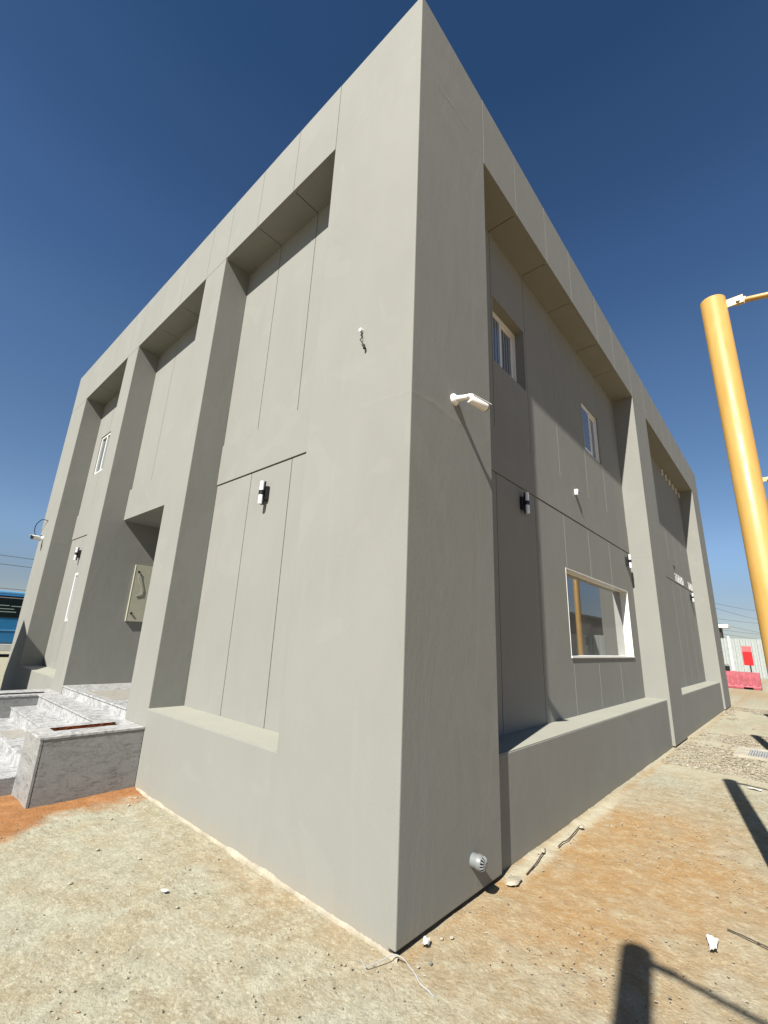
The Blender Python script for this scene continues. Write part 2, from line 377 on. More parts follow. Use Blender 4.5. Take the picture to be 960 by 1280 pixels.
chk = sm(0.13, 0.03, np.abs(GX-0.045)+0.10*(fbm(GX, GY, 5, 4, 40)-.42))*sm(1.15, 1.3, GY)*sm(4.6, 3.4, GY)
gravel = sm(0.5, 0.62, fbm(GX, GY, 0.9, 3, 55)+0.35*sm(2.6, 0.6, np.hypot(GX-0.6, (GY-7.7)*0.8)))
chalk = np.clip(chk*0.9 + 0.5*gravel*sm(5.0, 6.4, GY), 0, 1)
near = sm(14, 7, np.hypot(GX, GY-2))
Z = near*(0.016*(fbm(GX, GY, 1.4, 3, 1)-.5) + 0.010*(fbm(GX, GY, 7, 3, 2)-.5) + 0.008*(fbm(GX, GY, 22, 2, 6)-.5))
Z += 0.035*clay*sm(0.62, 0.1, dcl)*(fbm(GX, GY, 3, 3, 8))*1.2
Z += chk*0.018*fbm(GX, GY, 9, 3, 77) + 0.010*near*orange*(-1)*0.4
Z -= 0.008
n0, n1_ = GX.shape
V = np.stack([GX.ravel(), GY.ravel(), Z.ravel()], 1)
ii, jj = np.meshgrid(np.arange(n0-1), np.arange(n1_-1), indexing='ij')
q = (ii*n1_+jj).ravel(); quads = np.stack([q, q+n1_, q+n1_+1, q+1], 1).astype(np.int32)
me = bpy.data.meshes.new('ground'); me.vertices.add(len(V)); me.vertices.foreach_set('co', V.ravel().astype(np.float32))
me.loops.add(quads.size); me.loops.foreach_set('vertex_index', quads.ravel())
me.polygons.add(len(quads)); me.polygons.foreach_set('loop_start', np.arange(0, quads.size, 4, dtype=np.int32))
me.polygons.foreach_set('use_smooth', np.ones(len(quads), bool))
me.update(calc_edges=True)
for nm, arr in (('orange', orange), ('clay', clay), ('chalk', chalk)):
    a = me.attributes.new(nm, 'FLOAT', 'POINT'); a.data.foreach_set('value', arr.ravel().astype(np.float32))
g = link('ground', me, 'ground'); g['kind'] = 'structure'

def scatter(name, pts, smin, smax, flatn, seed):
    rs = np.random.RandomState(seed)
    base = np.array([(1,0,0),(-1,0,0),(0,1,0),(0,-1,0),(0,0,1),(0,0,-1)], float)
    fcs = np.array([(0,2,4),(2,1,4),(1,3,4),(3,0,4),(2,0,5),(1,2,5),(3,1,5),(0,3,5)])
    n = len(pts); s = smin + (smax-smin)*rs.rand(n)**5
    vv = base[None]*(0.65+0.7*rs.rand(n, 6, 1)) + 0.22*rs.randn(n, 6, 3)
    vv[:, :, 2] *= flatn
    an = rs.rand(n)*6.283; ca, sa = np.cos(an), np.sin(an)
    x = vv[:, :, 0]*ca[:, None]-vv[:, :, 1]*sa[:, None]; y = vv[:, :, 0]*sa[:, None]+vv[:, :, 1]*ca[:, None]
    P = np.stack([x*s[:, None]+pts[:, 0:1], y*s[:, None]+pts[:, 1:2], vv[:, :, 2]*s[:, None]+(s*0.22*flatn)[:, None]-0.002], 2).reshape(-1, 3)
    Fq = (fcs[None]+6*np.arange(n)[:, None, None]).reshape(-1, 3)
    me = bpy.data.meshes.new(name); me.from_pydata(P.tolist(), [], Fq.tolist())
    o = link(name, me, 'stone'); o['kind'] = 'stuff'; return o
rs = np.random.RandomState(3)
def outside(p): return ~((p[:, 0] < 0.015) & (p[:, 1] > -0.015)) & ~((p[:, 0] < -3.5) & (p[:, 1] > -1.4))
p = np.stack([rs.uniform(-4.6, 2.0, 52000), rs.uniform(-1.7, 6.5, 52000)], 1)
d = fbm(p[:, 0], p[:, 1], 1.1, 3, 60); p = p[outside(p) & (rs.rand(len(p)) < (d-.25)*1.3)]
o = scatter('pebbles', p, 0.0016, 0.0090, 0.6, 5)
o['label'] = 'tiny scattered pebbles on the pale ground in front of the building'
p = np.stack([rs.uniform(0.0, 2.2, 34000), rs.uniform(6.2, 17, 34000)], 1)
dd = fbm(p[:, 0], p[:, 1], 0.9, 3, 55)+0.35*sm(2.6, 0.6, np.hypot(p[:, 0]-0.6, (p[:, 1]-7.7)*0.8))
dd = dd + 0.15*(fbm(p[:, 0], p[:, 1], 5, 3, 90)-.5); p = p[outside(p) & (dd > 0.58+0.16*rs.rand(len(p)))]
o = scatter('gravel', p, 0.006, 0.030, 0.42, 6)
o['label'] = 'loose pale gravel beside the far half of the side wall'

# ------------------------------------------------------------ building
H, L, W = 8.0, -11.40, 16.90
A1, A2, A3, A4, A5, A6 = -1.21, -3.61, -4.22, -6.93, -7.50, -10.20
B1, B2, B3, B4 = 1.21, 7.69, 8.89, 15.44
ZS, ZL, DP = 6.97, 0.775, 0.40
ZG, ZT = 3.50, 4.075          # horizontal joint, top of the spandrel band
bld = thing('office_building', 'two storey plain grey rendered building with deep recessed bays, seen at its corner', 'building')
BK = DP+0.022
WIN1 = (2.10, 3.01, 5.00, 5.965); WIN2 = (5.41, 6.32, 5.00, 5.975); WINB = (4.03, 7.20, 1.50, 2.70)
WL1 = (-9.77, -8.86, 5.0, 5.95); WL2 = (-9.27, -7.80, 1.70, 2.69)
SETB = 0.05
def inr(a, lo, hi): return lo < a < hi
def solid(x, y, z):
    if inr(z, 0.018, H) is False: return x < -0.10
    # fascia seats (panels are separate pieces)
    if z > ZS:
        if y < 0.03 and x < A1: return False
        if x > -0.03 and y > B1: return False
        if z < ZS+0.02:
            if y < DP and (inr(x, A2, A1) or inr(x, A4, A3) or inr(x, A6, A5)): return False
            if x > -DP and (inr(y, B1, B2) or inr(y, B3, B4)): return False
        return True
    for lo, hi in ((A2, A1), (A4, A3), (A6, A5)):
        if inr(x, lo, hi) and y < BK and z > ZL: return False
    if inr(x, A4, A3) and y < 2.6 and z < ZG and z > 0.0: return False
    for lo, hi in ((B1, B2), (B3, B4)):
        if inr(y, lo, hi):
            if x > -BK and z > ZL: return False
            if x > -SETB: return False
    for (a, b_, c_, d_) in (WIN1, WIN2, WINB):
        if inr(y, a, b_) and inr(z, c_, d_) and x > -0.66 and x > -1: return False
    for (a, b_, c_, d_) in (WL1, WL2):
        if inr(x, a, b_) and inr(z, c_, d_) and y < 0.66: return False
    return True
xs = sorted({L, A6, A5, A4, A3, A2, A1, 0, -0.03, -SETB, -DP, -BK, -0.66, WL1[0], WL1[1], WL2[0], WL2[1]})
ys = sorted({0, 0.03, DP, BK, 0.66, B1, B2, B3, B4, 2.6, W, WIN1[0], WIN1[1], WIN2[0], WIN2[1], WINB[0], WINB[1]})
zs = sorted({-0.05, 0.018, ZL, ZG, ZS, ZS+0.02, H, 1.5, 2.7, 1.7, 2.69, 5.0, 5.965, 5.975, 5.95})
V_, F_ = cells(xs, ys, zs, solid)
build('wall', V_, F_, 'wall', bld, bev=0.008)

G = 0.011
def panel_side(name, y0, y1, z0, z1, holes=(), mat='panel', d0=-DP, d1=-BK-0.001, inset=G/2):
    y0 += inset; y1 -= inset; z0 += inset if ZL+0.01 < z0 < ZT-0.01 or name == 'spandrel_panel' else 0; z1 -= inset if z1 < ZS-0.01 else 0
    ys = sorted({y0, y1, *[v for h in holes for v in h[:2] if y0 < v < y1]})
    zs = sorted({z0, z1, *[v for h in holes for v in h[2:] if z0 < v < z1]})
    full = [h for h in holes if h[0] <= y0 and h[1] >= y1 and z0 < h[2] and h[3] < z1]
    if full:                       # a window cuts this strip into a piece above and a piece below
        build(name, *cells([d1, d0], [y0, y1], [z0, full[0][2]], lambda x, y, z: True), mat, bld, bev=0.002)
        return build(name, *cells([d1, d0], [y0, y1], [full[0][3], z1], lambda x, y, z: True), mat, bld, bev=0.002)
    V_, F_ = cells([d1, d0], ys, zs, lambda x, y, z: not any(inr(y, h[0], h[1]) and inr(z, h[2], h[3]) for h in holes))
    if F_: return build(name, V_, F_, mat, bld, bev=0.002)
def panel_front(name, x0, x1, z0, z1, holes=(), mat='panel', d0=DP, d1=BK+0.001, inset=G/2):
    x0 += inset; x1 -= inset; z0 += inset if ZL+0.01 < z0 < ZT-0.01 or name == 'spandrel_panel' else 0; z1 -= inset if z1 < ZS-0.01 else 0
    xs = sorted({x0, x1, *[v for h in holes for v in h[:2] if x0 < v < x1]})
    zs = sorted({z0, z1, *[v for h in holes for v in h[2:] if z0 < v < z1]})
    V_, F_ = cells(xs, [d0, d1], zs, lambda x, y, z: not any(inr(x, h[0], h[1]) and inr(z, h[2], h[3]) for h in holes))
    if F_: return build(name, V_, F_, mat, bld, bev=0.002)
JR_up = [B1, 2.06, 3.06, 4.08, 5.35, 6.38, B2]; JR_lo = [B1, 2.06, 3.10, 4.10, 5.15, 6.28, B2]
JR2 = [B3, 9.9, 10.95, 12.0, 13.1, 14.2, B4]
def side_bay(ju, jl, holes, y0, y1):
    for a, b_ in zip(ju[:-1], ju[1:]): panel_side('wall_panel', a, b_, ZT, ZS, holes)
    for a, b_ in zip(jl[:-1], jl[1:]): panel_side('wall_panel', a, b_, ZL, ZG, holes)
    panel_side('spandrel_panel', y0, y1, ZG, ZT+0.0055, d0=-DP+0.005, inset=0.006)
    # filled joints, pale, 3 mm back from the panel face
    for y in [j for j in ju[1:-1] if j > 3.5]: MB().box(-BK, -DP-0.003, y-G/2, y+G/2, ZT, ZS).build('joint_filler', 'joint', bld)
    for y in [j for j in jl[1:-1] if j > 3.5]:
        segs = [(ZL, ZG)]
        for h in holes:
            if inr(y, h[0], h[1]): segs = [(ZL, h[2]), (h[3], ZG)] if h[2] < 3 else segs
        for s0, s1 in segs: MB().box(-BK, -DP-0.003, y-G/2, y+G/2, s0, s1-0.006).build('joint_filler', 'joint', bld)
side_bay(JR_up, JR_lo, (WIN1, WIN2, WINB), B1, B2)
side_bay(JR2, JR2, (), B3, B4)
LJ = [[A2, -2.78, -1.98, A1], [A4, -6.05, -5.15, A3], [A6, -9.3, -8.4, A5]]
for js in LJ:
    for a, b_ in zip(js[:-1], js[1:]):
        panel_front('wall_panel', a, b_, ZT, ZS, (WL1,))
        if js[0] != A4: panel_front('wall_panel', a, b_, ZL, ZG, (WL2,))
    panel_front('spandrel_panel', js[0], js[-1], ZG if js[0] != A4 else ZG-0.006, ZT+0.0055, d0=DP-(0.014 if js[0] != A4 else 0.03), inset=0.006)
for a, b_ in ((A2, A1), (A6, A5)): MB().box(a+0.002, b_-0.002, 0.004, DP-0.002, ZL, ZL+0.006).build('lit_sill_sheet', 'sill', bld)  # thin sheets added to carry the lightened paint on the sill tops
for a, b_ in ((B1, B2), (B3, B4)): MB().box(-DP+0.002, -SETB-0.004, a+0.002, b_-0.002, ZL, ZL+0.006).build('lit_sill_sheet', 'sill', bld)
# fascia and soffit panels
FG = 0.007
JF = [A1, -1.99, -2.80, A2, A3, -5.15, -6.05, A4, A5, -8.4, -9.3, A6, L]
for a, b_ in zip(JF[1:], JF[:-1]):
    MB().box(a+FG/2 if a > L else a, b_-FG/2, 0.0, 0.031, ZS, H).build('fascia_panel', 'panel', bld, bev=0.002)
JS = [B1, 2.05, 3.04, 4.04, 5.37, 6.40, B2, B3, 9.95, 11.0, 12.05, 13.1, 14.2, B4, W]
for a, b_ in zip(JS[:-1], JS[1:]):
    MB().box(-0.031, 0.0, a+FG/2, b_-FG/2 if b_ < W else b_, ZS, H).build('fascia_panel', 'panel', bld, bev=0.002)
for y in JS[1:-1]: MB().box(-0.031, -0.003, y-FG/2, y+FG/2, ZS, H-0.002).build('joint_filler', 'joint', bld)
for js in LJ:
    for a, b_ in zip(js[:-1], js[1:]):
        MB().box(a+(G/2 if a != js[0] else 0), b_-(G/2 if b_ != js[-1] else 0), 0.031, DP, ZS, ZS+0.021).build('soffit_panel', 'panel', bld)
for js in ([B1, 2.05, 3.04, 4.04, 5.37, 6.40, B2], [B3, 9.95, 11.0, 12.05, 13.1, 14.2, B4]):
    for a, b_ in zip(js[:-1], js[1:]):
        MB().box(-DP, -0.031, a+(G/2 if a != js[0] else 0), b_-(G/2 if b_ != js[-1] else 0), ZS, ZS+0.021).build('soffit_panel', 'panel', bld)

# windows of the side wall
def win_side(win, depth, lining=None, split=None, profile=0.045, glass='glass', sash=False):
    y0, y1, z0, z1 = win; x = -DP-depth
    fr = MB(); t = profile
    fr.box(x-0.05, x, y0, y1, z1-t, z1).box(x-0.05, x, y0, y1, z0, z0+t)
    fr.box(x-0.05, x, y0, y0+t, z0+t, z1-t).box(x-0.05, x, y1-t, y1, z0+t, z1-t)
    f = fr.build('window_frame', 'upvc', bld, bev=0.002)
    if lining:
        lb = MB(); q = 0.012
        lb.box(x+0.001, -DP+0.006, y0, y1, z0, z0+q).box(x+0.001, -DP+0.004, y0, y1, z1-q, z1)
        lb.box(x+0.001, -DP+0.004, y0, y0+q, z0+q, z1-q).box(x+0.001, -DP+0.004, y1-q, y1, z0+q, z1-q)
        lb.build('reveal_lining', 'upvc', f)
        MB().box(x+0.002, -DP+0.014, y0-0.002, y1+0.012, z0-0.010, z0+q+0.004).build('sill', 'upvc', f, bev=0.002)
    if split and not sash:
        for a, b_ in ((y0+t, split-0.004), (split+0.004, y1-t)):      # panes sit a little out of true, as real ones do
            xa, xb = x-0.034, x-0.034+(b_-a)*0.009
            MB().add([(xa, a, z0+t), (xb, b_, z0+t), (xb, b_, z1-t), (xa, a, z1-t), (xa+.006, a, z0+t), (xb+.006, b_, z0+t), (xb+.006, b_, z1-t), (xa+.006, a, z1-t)],
                     [(0, 1, 2, 3), (4, 5, 6, 7), (0, 1, 5, 4), (1, 2, 6, 5), (2, 3, 7, 6), (3, 0, 4, 7)]).build('pane', glass, f)
        MB().box(x-0.036, x-0.028, split-0.004, split+0.004, z0+t, z1-t).build('glazing_joint', 'rubber', f)
    if sash:
        ym = (y0+y1)/2
        for k, (a, b_, dx) in enumerate(((y0+t, ym+0.02, 0.012), (ym-0.02, y1-t, -0.018))):
            s = MB(); xx = x+dx-0.012
            s.box(xx-0.02, xx, a, b_, z0+t, z0+t+0.04).box(xx-0.02, xx, a, b_, z1-t-0.04, z1-t)
            s.box(xx-0.02, xx, a, a+0.045, z0+t+0.04, z1-t-0.04).box(xx-0.02, xx, b_-0.045, b_, z0+t+0.04, z1-t-0.04)
            s.build('sash', 'upvc', f)
            MB().box(xx-0.014, xx-0.008, a+0.045, b_-0.045, z0+t+0.04, z1-t-0.04).build('pane', 'curtain_glass', f)
win_side(WIN1, 0.13, sash=True); win_side(WIN2, 0.025, sash=True); win_side(WINB, 0.115, lining=True, split=5.35, profile=0.02)
for (x0, x1, z0, z1), dep in ((WL1, 0.02), (WL2, -0.012)):
    t = 0.05; y = DP+dep; fr = MB()
    fr.box(x0, x1, y, y+0.05, z1-t, z1).box(x0, x1, y, y+0.05, z0, z0+t).box(x0, x0+t, y, y+0.05, z0+t, z1-t).box(x1-t, x1, y, y+0.05, z0+t, z1-t)
    fr.box(x0+0.35, x0+0.40, y+0.002, y+0.048, z0+t, z1-t)
    f = fr.build('window_frame', 'upvc', bld)
    MB().box(x0+t, x0+0.35, y+0.03, y+0.036, z0+t, z1-t).build('pane', 'curtain_glass', f)
    MB().box(x0+0.40, x1-t, y+0.03, y+0.036, z0+t, z1-t).build('pane', 'curtain_glass', f)
# entrance door deep in the recess (mostly hidden by the pier)
dr = MB(); dr.box(-6.2, -4.6, 2.54, 2.6, 0.72, 3.0); dr = dr.build('entrance_door', 'upvc', bld)
MB().box(-6.1, -5.45, 2.52, 2.54, 0.85, 2.85).build('pane', 'glass', dr); MB().box(-5.35, -4.7, 2.52, 2.54, 0.85, 2.85).build('pane', 'glass', dr)

# ------------------------------------------------------------ entrance steps and planters
st = thing('entrance_steps', 'white veined marble steps rising to the recessed entrance, between two grey planters', 'steps', (-5.5, -0.6, 0))
def sb(name, x0, x1, y0, y1, z0, z1, mat, par, bev=0.004):
    lx, ly = (par.location.x, par.location.y) if par.type == 'EMPTY' else (st.location.x, st.location.y)
    return MB().box(x0-lx, x1-lx, y0-ly, y1-ly, z0, z1).build(name, mat, par, bev=bev)
SX0, SX1 = -6.88, -4.19
lev = [(0.0, 0.71), (-0.30, 0.595), (-0.60, 0.445), (-0.90, 0.30), (-1.20, 0.155)]
for i, (y, z) in enumerate(lev):
    yb = 2.6 if i == 0 else lev[i-1][0]+0.02
    x0, x1 = (A4+0.001, A3-0.001) if i == 0 else (SX0, SX1)
    if i == 4: x0, x1 = SX0-0.35, SX1+0.002
    # riser slab and tread slabs
    sb('riser', x0, x1, y+0.012, y+0.034, -0.03, z-0.021, 'marble', st, 0)
    nb = 3; wd = (x1-x0)/nb
    for k in range(nb):
        sb('tread_slab', x0+k*wd+0.0015, x0+(k+1)*wd-0.0015, y-0.004, yb+0.010, z-0.02, z, 'marble', st)
sb('step_core', SX0+0.01, SX1-0.01, -1.15, -0.02, -0.03, 0.13, 'concrete', st, 0)
sb('inlay_strip', -6.0, -4.97, 0.09, 0.62, 0.706, 0.7115, 'beige_tile', st, 0)
sb('inlay_strip', -5.85, -5.33, -0.86, -0.62, 0.296, 0.3015, 'beige_tile', st, 0)
sb('step_side', SX1-0.02, SX1+0.004, -1.19, -0.90, -0.03, 0.133, 'grey_marble', st, 0)
def planter(label, x0, x1, y0, y1, z1, slot, cavity=0.10, lin='soil'):
    t = thing('marble_planter', label, 'planter', ((x0+x1)/2, (y0+y1)/2, 0), 0, 'planters flanking the entrance steps')
    cx, cy = t.location.x, t.location.y
    s0, s1, s2, s3 = slot
    P = lambda name, a, b_, c, d_, e, f, mat, bev=0.003: MB().box(a-cx, b_-cx, c-cy, d_-cy, e, f).build(name, mat, t, bev=bev)
    th = 0.025
    P('side_slab', x1-th, x1, y0+th+0.003, y1, -0.03, z1-0.010, 'grey_marble')
    P('side_slab', x0, x0+th, y0+th+0.003, y1, -0.03, z1-0.010, 'grey_marble')
    P('front_slab', x0, x1+0.002, y0, y0+th, -0.03, z1-0.010, 'grey_marble')
    V_, F_ = cells(sorted({x0-0.004-cx, s0-cx, s1-cx, x1+0.006-cx}), sorted({y0-0.006-cy, s2-cy, s3-cy, y1-cy}), [z1-0.022, z1],
                   lambda x, y, z: not (inr(x, s0-cx, s1-cx) and inr(y, s2-cy, s3-cy)))
    build('rim_slab', V_, F_, 'marble', t, bev=0.002)
    P('liner', s0-0.012, s0+0.003, s2, s3, z1-cavity-0.05, z1-0.002, lin, 0); P('liner', s1-0.003, s1+0.012, s2, s3, z1-cavity-0.05, z1-0.002, lin, 0)
    mb = MB(); nx, ny = 6, 30; vs = []; fs = []
    for i in range(nx+1):
        for j in range(ny+1):
            vs.append((s0-0.002+(s1-s0+0.004)*i/nx-cx, s2-0.01+(s3-s2+0.02)*j/ny-cy, z1-cavity+0.03*math.sin(j*1.3+i)+0.035*random.random()))
    for i in range(nx):
        for j in range(ny):
            k = i*(ny+1)+j; fs.append((k, k+ny+1, k+ny+2, k+1))
    mb.add(vs, fs).build('soil', 'soil', t, smooth=True)
    return t
planter('grey marble planter at the right of the steps, red soil in its slot', -4.185, -3.61, -0.94, 0.0-0.004, 0.597, (-4.07, -3.88, -0.775, -0.145), 0.13)
planter('grey marble planter at the far left of the steps, cut off by the picture edge', -7.60, -6.885, -0.94, 0.0-0.004, 0.597, (-7.24, -7.05, -0.93+0.10, -0.15), 0.16, 'dark_paint')

# ------------------------------------------------------------ wall lamps
def wall_lamp(loc, rotz, label):
    # local: +x points out of the wall, back at x=0
    t = thing('wall_lamp', label, 'wall lamp', loc, rotz, 'up and down wall lamps'); t.scale = (0.74, 0.95, 0.95)
    MB().box(0, 0.055, -0.055, 0.055, -0.085, 0.085).build('mounting_box', 'black', t, bev=0.004)
    MB().box(0.055, 0.068, -0.03, 0.03, -0.145, 0.145).build('back_plate', 'black', t, bev=0.002)
    for s in (-1, 1):
        MB().tube([(0.10, 0, s*0.028), (0.10, 0, s*0.14)], 0.031, 20).build('diffuser', 'acrylic', t, smooth=True)
    MB().tube([(0.10, 0, -0.027), (0.10, 0, 0.027)], 0.035, 20).build('band', 'black', t, smooth=True)
    return t
wall_lamp((-2.40, DP, 3.16), R(-90), 'black and white wall lamp in the nearest sunlit bay, under the long joint')
wall_lamp((-9.31, DP, 3.10), R(-90), 'small black and white wall lamp in the farthest left bay above the slim window edge')
wall_lamp((-DP, 2.70, 3.29), 0, 'black and white wall lamp in the shaded strip near the corner pier')
wall_lamp((-DP, 7.36, 3.30), 0, 'black and white wall lamp above the right corner of the big window')
wall_lamp((-DP, 14.70, 3.29), 0, 'black and white wall lamp below the raised letters, farthest along the side wall')

# ------------------------------------------------------------ security cameras
def bullet_camera(loc, label, base_n, arm_end, aim, ln=0.21, r=0.036):
    t = thing('security_camera', label, 'security camera', loc)
    n = Vector(base_n)
    MB().tube([(0, 0, 0), n*0.012, n*0.03], [0.052, 0.052, 0.036], 24).build('base', 'white_plastic', t, smooth=True)
    ae = Vector(arm_end)
    MB().tube([n*0.02, n*0.03, n*0.02+ae*0.5, ae], [0.032, 0.028, 0.023, 0.021], 14).build('arm', 'white_plastic', t, smooth=True)
    a = Vector(aim).normalized()
    up = (Vector((0, 0, 1))-a*a.z).normalized(); sd_ = a.cross(up)
    MB().tube([ae-a*0.028, ae-a*0.01, ae+a*0.005], [0.012, 0.024, 0.03], 14).build('joint', 'white_plastic', t, smooth=True)
    c0 = ae+a*0.0-up*0.02
    MB().tube([c0, c0+a*0.012, c0+a*(ln-0.01), c0+a*ln], [r*0.75, r, r, r*0.93], 24).build('housing', 'white_plastic', t, smooth=True)
    MB().tube([c0+a*(ln-0.004), c0+a*(ln+0.008)], r*0.9, 20).build('lens_window', 'black', t, smooth=True)
    # sun hood: a bent sheet over the top
    vs = []; fs = []; k = 12
    for s_, rr in ((0, r+0.004), (1, r+0.007)):
        for e in (0.01, ln+0.035):
            for i in range(k+1):
                an = R(-58+116*i/k); vs.append(c0+a*e+up*math.cos(an)*rr*1.08+sd_*math.sin(an)*rr)
    q = k+1
    for i in range(k):
        fs += [(i, i+1, q+i+1, q+i), (2*q+i, 3*q+i, 3*q+i+1, 2*q+i+1), (i, 2*q+i, 2*q+i+1, i+1), (q+i, q+i+1, 3*q+i+1, 3*q+i)]
    fs += [(0, q, 3*q, 2*q), (k, 2*q+k, 3*q+k, q+k)]
    MB().add(vs, fs).build('sun_hood', 'white_plastic', t, smooth=True)
    return t
bullet_camera((0, 0.575, 3.60), 'white bullet security camera on the side face of the corner pier', (1, 0, 0), (0.13, 0.035, 0.0), (0.30, 1.0, -0.12), 0.185, 0.040)
bullet_camera((-11.0, 0, 3.57), 'small white security camera on the far left pier, dark lens outwards', (0, -1, 0), (0.0, -0.09, 0.0), (0.75, -1.0, -0.10), 0.17, 0.048)
# wire stub with its white anchor, on the sunlit corner pier
t = thing('wire_stub', 'short wire hanging from a white anchor high on the sunlit corner pier', 'cable', (-0.569, 0, 4.21))
MB().tube([(0, 0, 0), (0, -0.03, 0)], 0.016, 12).build('anchor', 'white_plastic', t, smooth=True)
MB().tube([(0.0, -0.02, -0.01), (0.015, -0.022, -0.05), (0.018, -0.02, -0.09), (0.008, -0.03, -0.105), (0.03, -0.03, -0.14), (0.055, -0.025, -0.18)], 0.0045, 6).build('wire', 'rubber', t, smooth=True)
MB().tube([(0.055, -0.025, -0.175), (0.062, -0.022, -0.215)], [0.009, 0.013], 8).build('connector', 'rubber', t, smooth=True)
t = thing('sensor', 'small white sensor box on the side wall between the upper windows and big window', 'sensor', (-DP+0.007, 4.665, 3.985))
MB().box(0, 0.05, -0.028, 0.028, -0.045, 0.045).build('housing', 'white_plastic', t, bev=0.006)
MB().tube([(0.05, 0, -0.015), (0.062, 0, -0.018)], 0.015, 12).build('eye', 'black', t, smooth=True)
o = MB().tube([(-DP+0.006, 12.45, 3.97), (-DP+0.03, 12.46, 3.95), (-DP+0.03, 12.46, 3.86)], 0.012, 8).build('cable_stub', 'rubber', smooth=True)
tag(o, 'short black cable stub above the raised white letters', 'cable')

# drain outlet
t = thing('drain_outlet', 'grey plastic pipe stub with slotted cap low on the corner pier', 'pipe', (0, 0.80, 0.222))
t.scale = (0.68, 0.84, 0.84)
MB().tube([(-0.02, 0, 0), (0.075, 0, 0)], 0.052, 28).build('pipe', 'pipe', t, smooth=True)
MB().tube([(0.06, 0, 0), (0.064, 0, 0), (0.095, 0, 0), (0.112, 0, 0)], [0.054, 0.058, 0.056, 0.048], 28).build('collar', 'pipe', t, smooth=True)
MB().tube([(0.100, 0, 0), (0.1305, 0, 0)], [0.046, 0.030], 24).build('cap_opening', 'hole', t, smooth=True)
for k in range(12):
    an = 2*math.pi*k/12; c_, s_ = math.cos(an), math.sin(an)
    MB().tube([(0.108, c_*0.050, s_*0.050), (0.136, c_*0.036, s_*0.036), (0.142, c_*0.014, s_*0.014)], [0.0062, 0.0058, 0.0045], 6).build('cap_rib', 'pipe', t, smooth=True)
MB().tube([(0.134, 0, 0), (0.146, 0, 0)], 0.016, 16).build('cap_centre', 'pipe', t, smooth=True)

# electrical cabinet on the entrance reveal
t = thing('electrical_cabinet', 'beige metal cabinet with two black locks on the shaded reveal beside the entrance', 'cabinet', (A4, 1.13, 1.74))
MB().box(0.0, 0.022, -0.40, 0.40, 0, 1.0).build('back_box', 'cabinet', t)
MB().box(0.022, 0.034, -0.396, 0.396, 0.004, 0.996).build('door', 'cabinet', t, bev=0.002)
MB().box(0.0, 0.036, -0.412, -0.401, 0, 1.0).build('edge_trim', 'cabinet', t)
for z in (0.14, 0.875):
    MB().tube([(0.034, -0.345, z), (0.052, -0.345, z)], 0.018, 14).build('lock', 'black', t, smooth=True)
MB().tube([(0.045, -0.33, 0.86), (0.06, -0.34, 0.75), (0.05, -0.26, 0.62), (0.045, -0.24, 0.5), (0.04, -0.32, 0.44)], 0.005, 6).build('earth_wire', 'cable', t, smooth=True)

# raised letters and pale blocks added for bright dashes on the far bay
t = thing('raised_lettering', 'two short rows of raised white letters, too small to read, in the far bay', 'lettering', (-DP, 13.9, 3.54))
def letter(y, wd, h, kind):
    mb = MB(); x0, x1 = 0.0, 0.012; s = wd*0.20
    if kind in 'HNIYU': mb.box(x0, x1, y, y+s, 0, h)
    if kind in 'HNU': mb.box(x0, x1, y+wd-s, y+wd, 0, h)
    if kind == 'H': mb.box(x0, x1, y+s, y+wd-s, h*.42, h*.58)
    if kind == 'U': mb.box(x0, x1, y+s, y+wd-s, 0, h*.18)
    if kind == 'N': mb.box(x0, x1, y+s, y+wd-s, h*.82, h)
    if kind == 'O': mb.box(x0, x1, y, y+s, 0, h).box(x0, x1, y+wd-s, y+wd, 0, h).box(x0, x1, y+s, y+wd-s, 0, h*.17).box(x0, x1, y+s, y+wd-s, h*.83, h)
    if kind == 'T': mb.box(x0, x1, y+wd*.36, y+wd*.64, 0, h*.8).box(x0, x1, y, y+wd, h*.8, h)
    mb.build('letter', 'letter', t)
yy = 12.50-13.9
for k in 'TNOHO': letter(yy, 0.215, 0.225, k); yy += 0.265
yy = 14.62-13.9
for k in 'TOHO': letter(yy, 0.17, 0.225, k); yy += 0.20
t = thing('dash_row', 'row of six small pale blocks added for bright dashes under the soffit of the far bay', 'dash', (-DP, 14.1, 6.78))
for k in range(6): MB().box(0, 0.03, -1.38+k*0.54-0.04, -1.38+k*0.54+0.03, 0.0, 0.17).build('dash', 'white_plastic', t)

# ------------------------------------------------------------ yellow posts
def post(x, y, h, label, rod=True):
    t = thing('yellow_post', label, 'post', (x, y, 0), 0, 'yellow steel posts along the side wall')
    MB().tube([(0, 0, 0.0), (0, 0, h-0.004), (0, 0, h)], [0.083, 0.083, 0.080], 40).build('pole', 'yellow', t, smooth=True)
    MB().box(-0.16, 0.16, -0.16, 0.16, -0.02, 0.018).build('base_plate', 'yellow', t, bev=0.003)
    for a in (-1, 1):
        for b_ in (-1, 1): MB().tube([(a*.125, b_*.125, 0.018), (a*.125, b_*.125, 0.05)], 0.014, 6).build('bolt', 'steel', t)
    if rod:
        zr = h-0.062
        MB().box(0.075, 0.185, -0.006, 0.006, zr-0.04, zr+0.028).build('bracket', 'bracket', t, bev=0.002)
        c = MB().tube([(0.15, -0.02, zr-0.012), (0.15, 0.02, zr-0.012)], 0.013, 12).build('bolt', 'steel', t, smooth=True)
        MB().box(0.125, 0.20, 0.007, 0.015, zr-0.046, zr+0.012).build('rod_lug', 'bracket', t, bev=0.002)
        MB().tube([(0.19, 0.008, zr-0.022), (3.4, 0.008, zr-0.022-3.21*0.2)], 0.021, 16).build('tie_rod', 'yellow', t, smooth=True)
    return t
post(1.77, 1.60, 4.33, 'nearest yellow steel post, full width in view at the right edge')
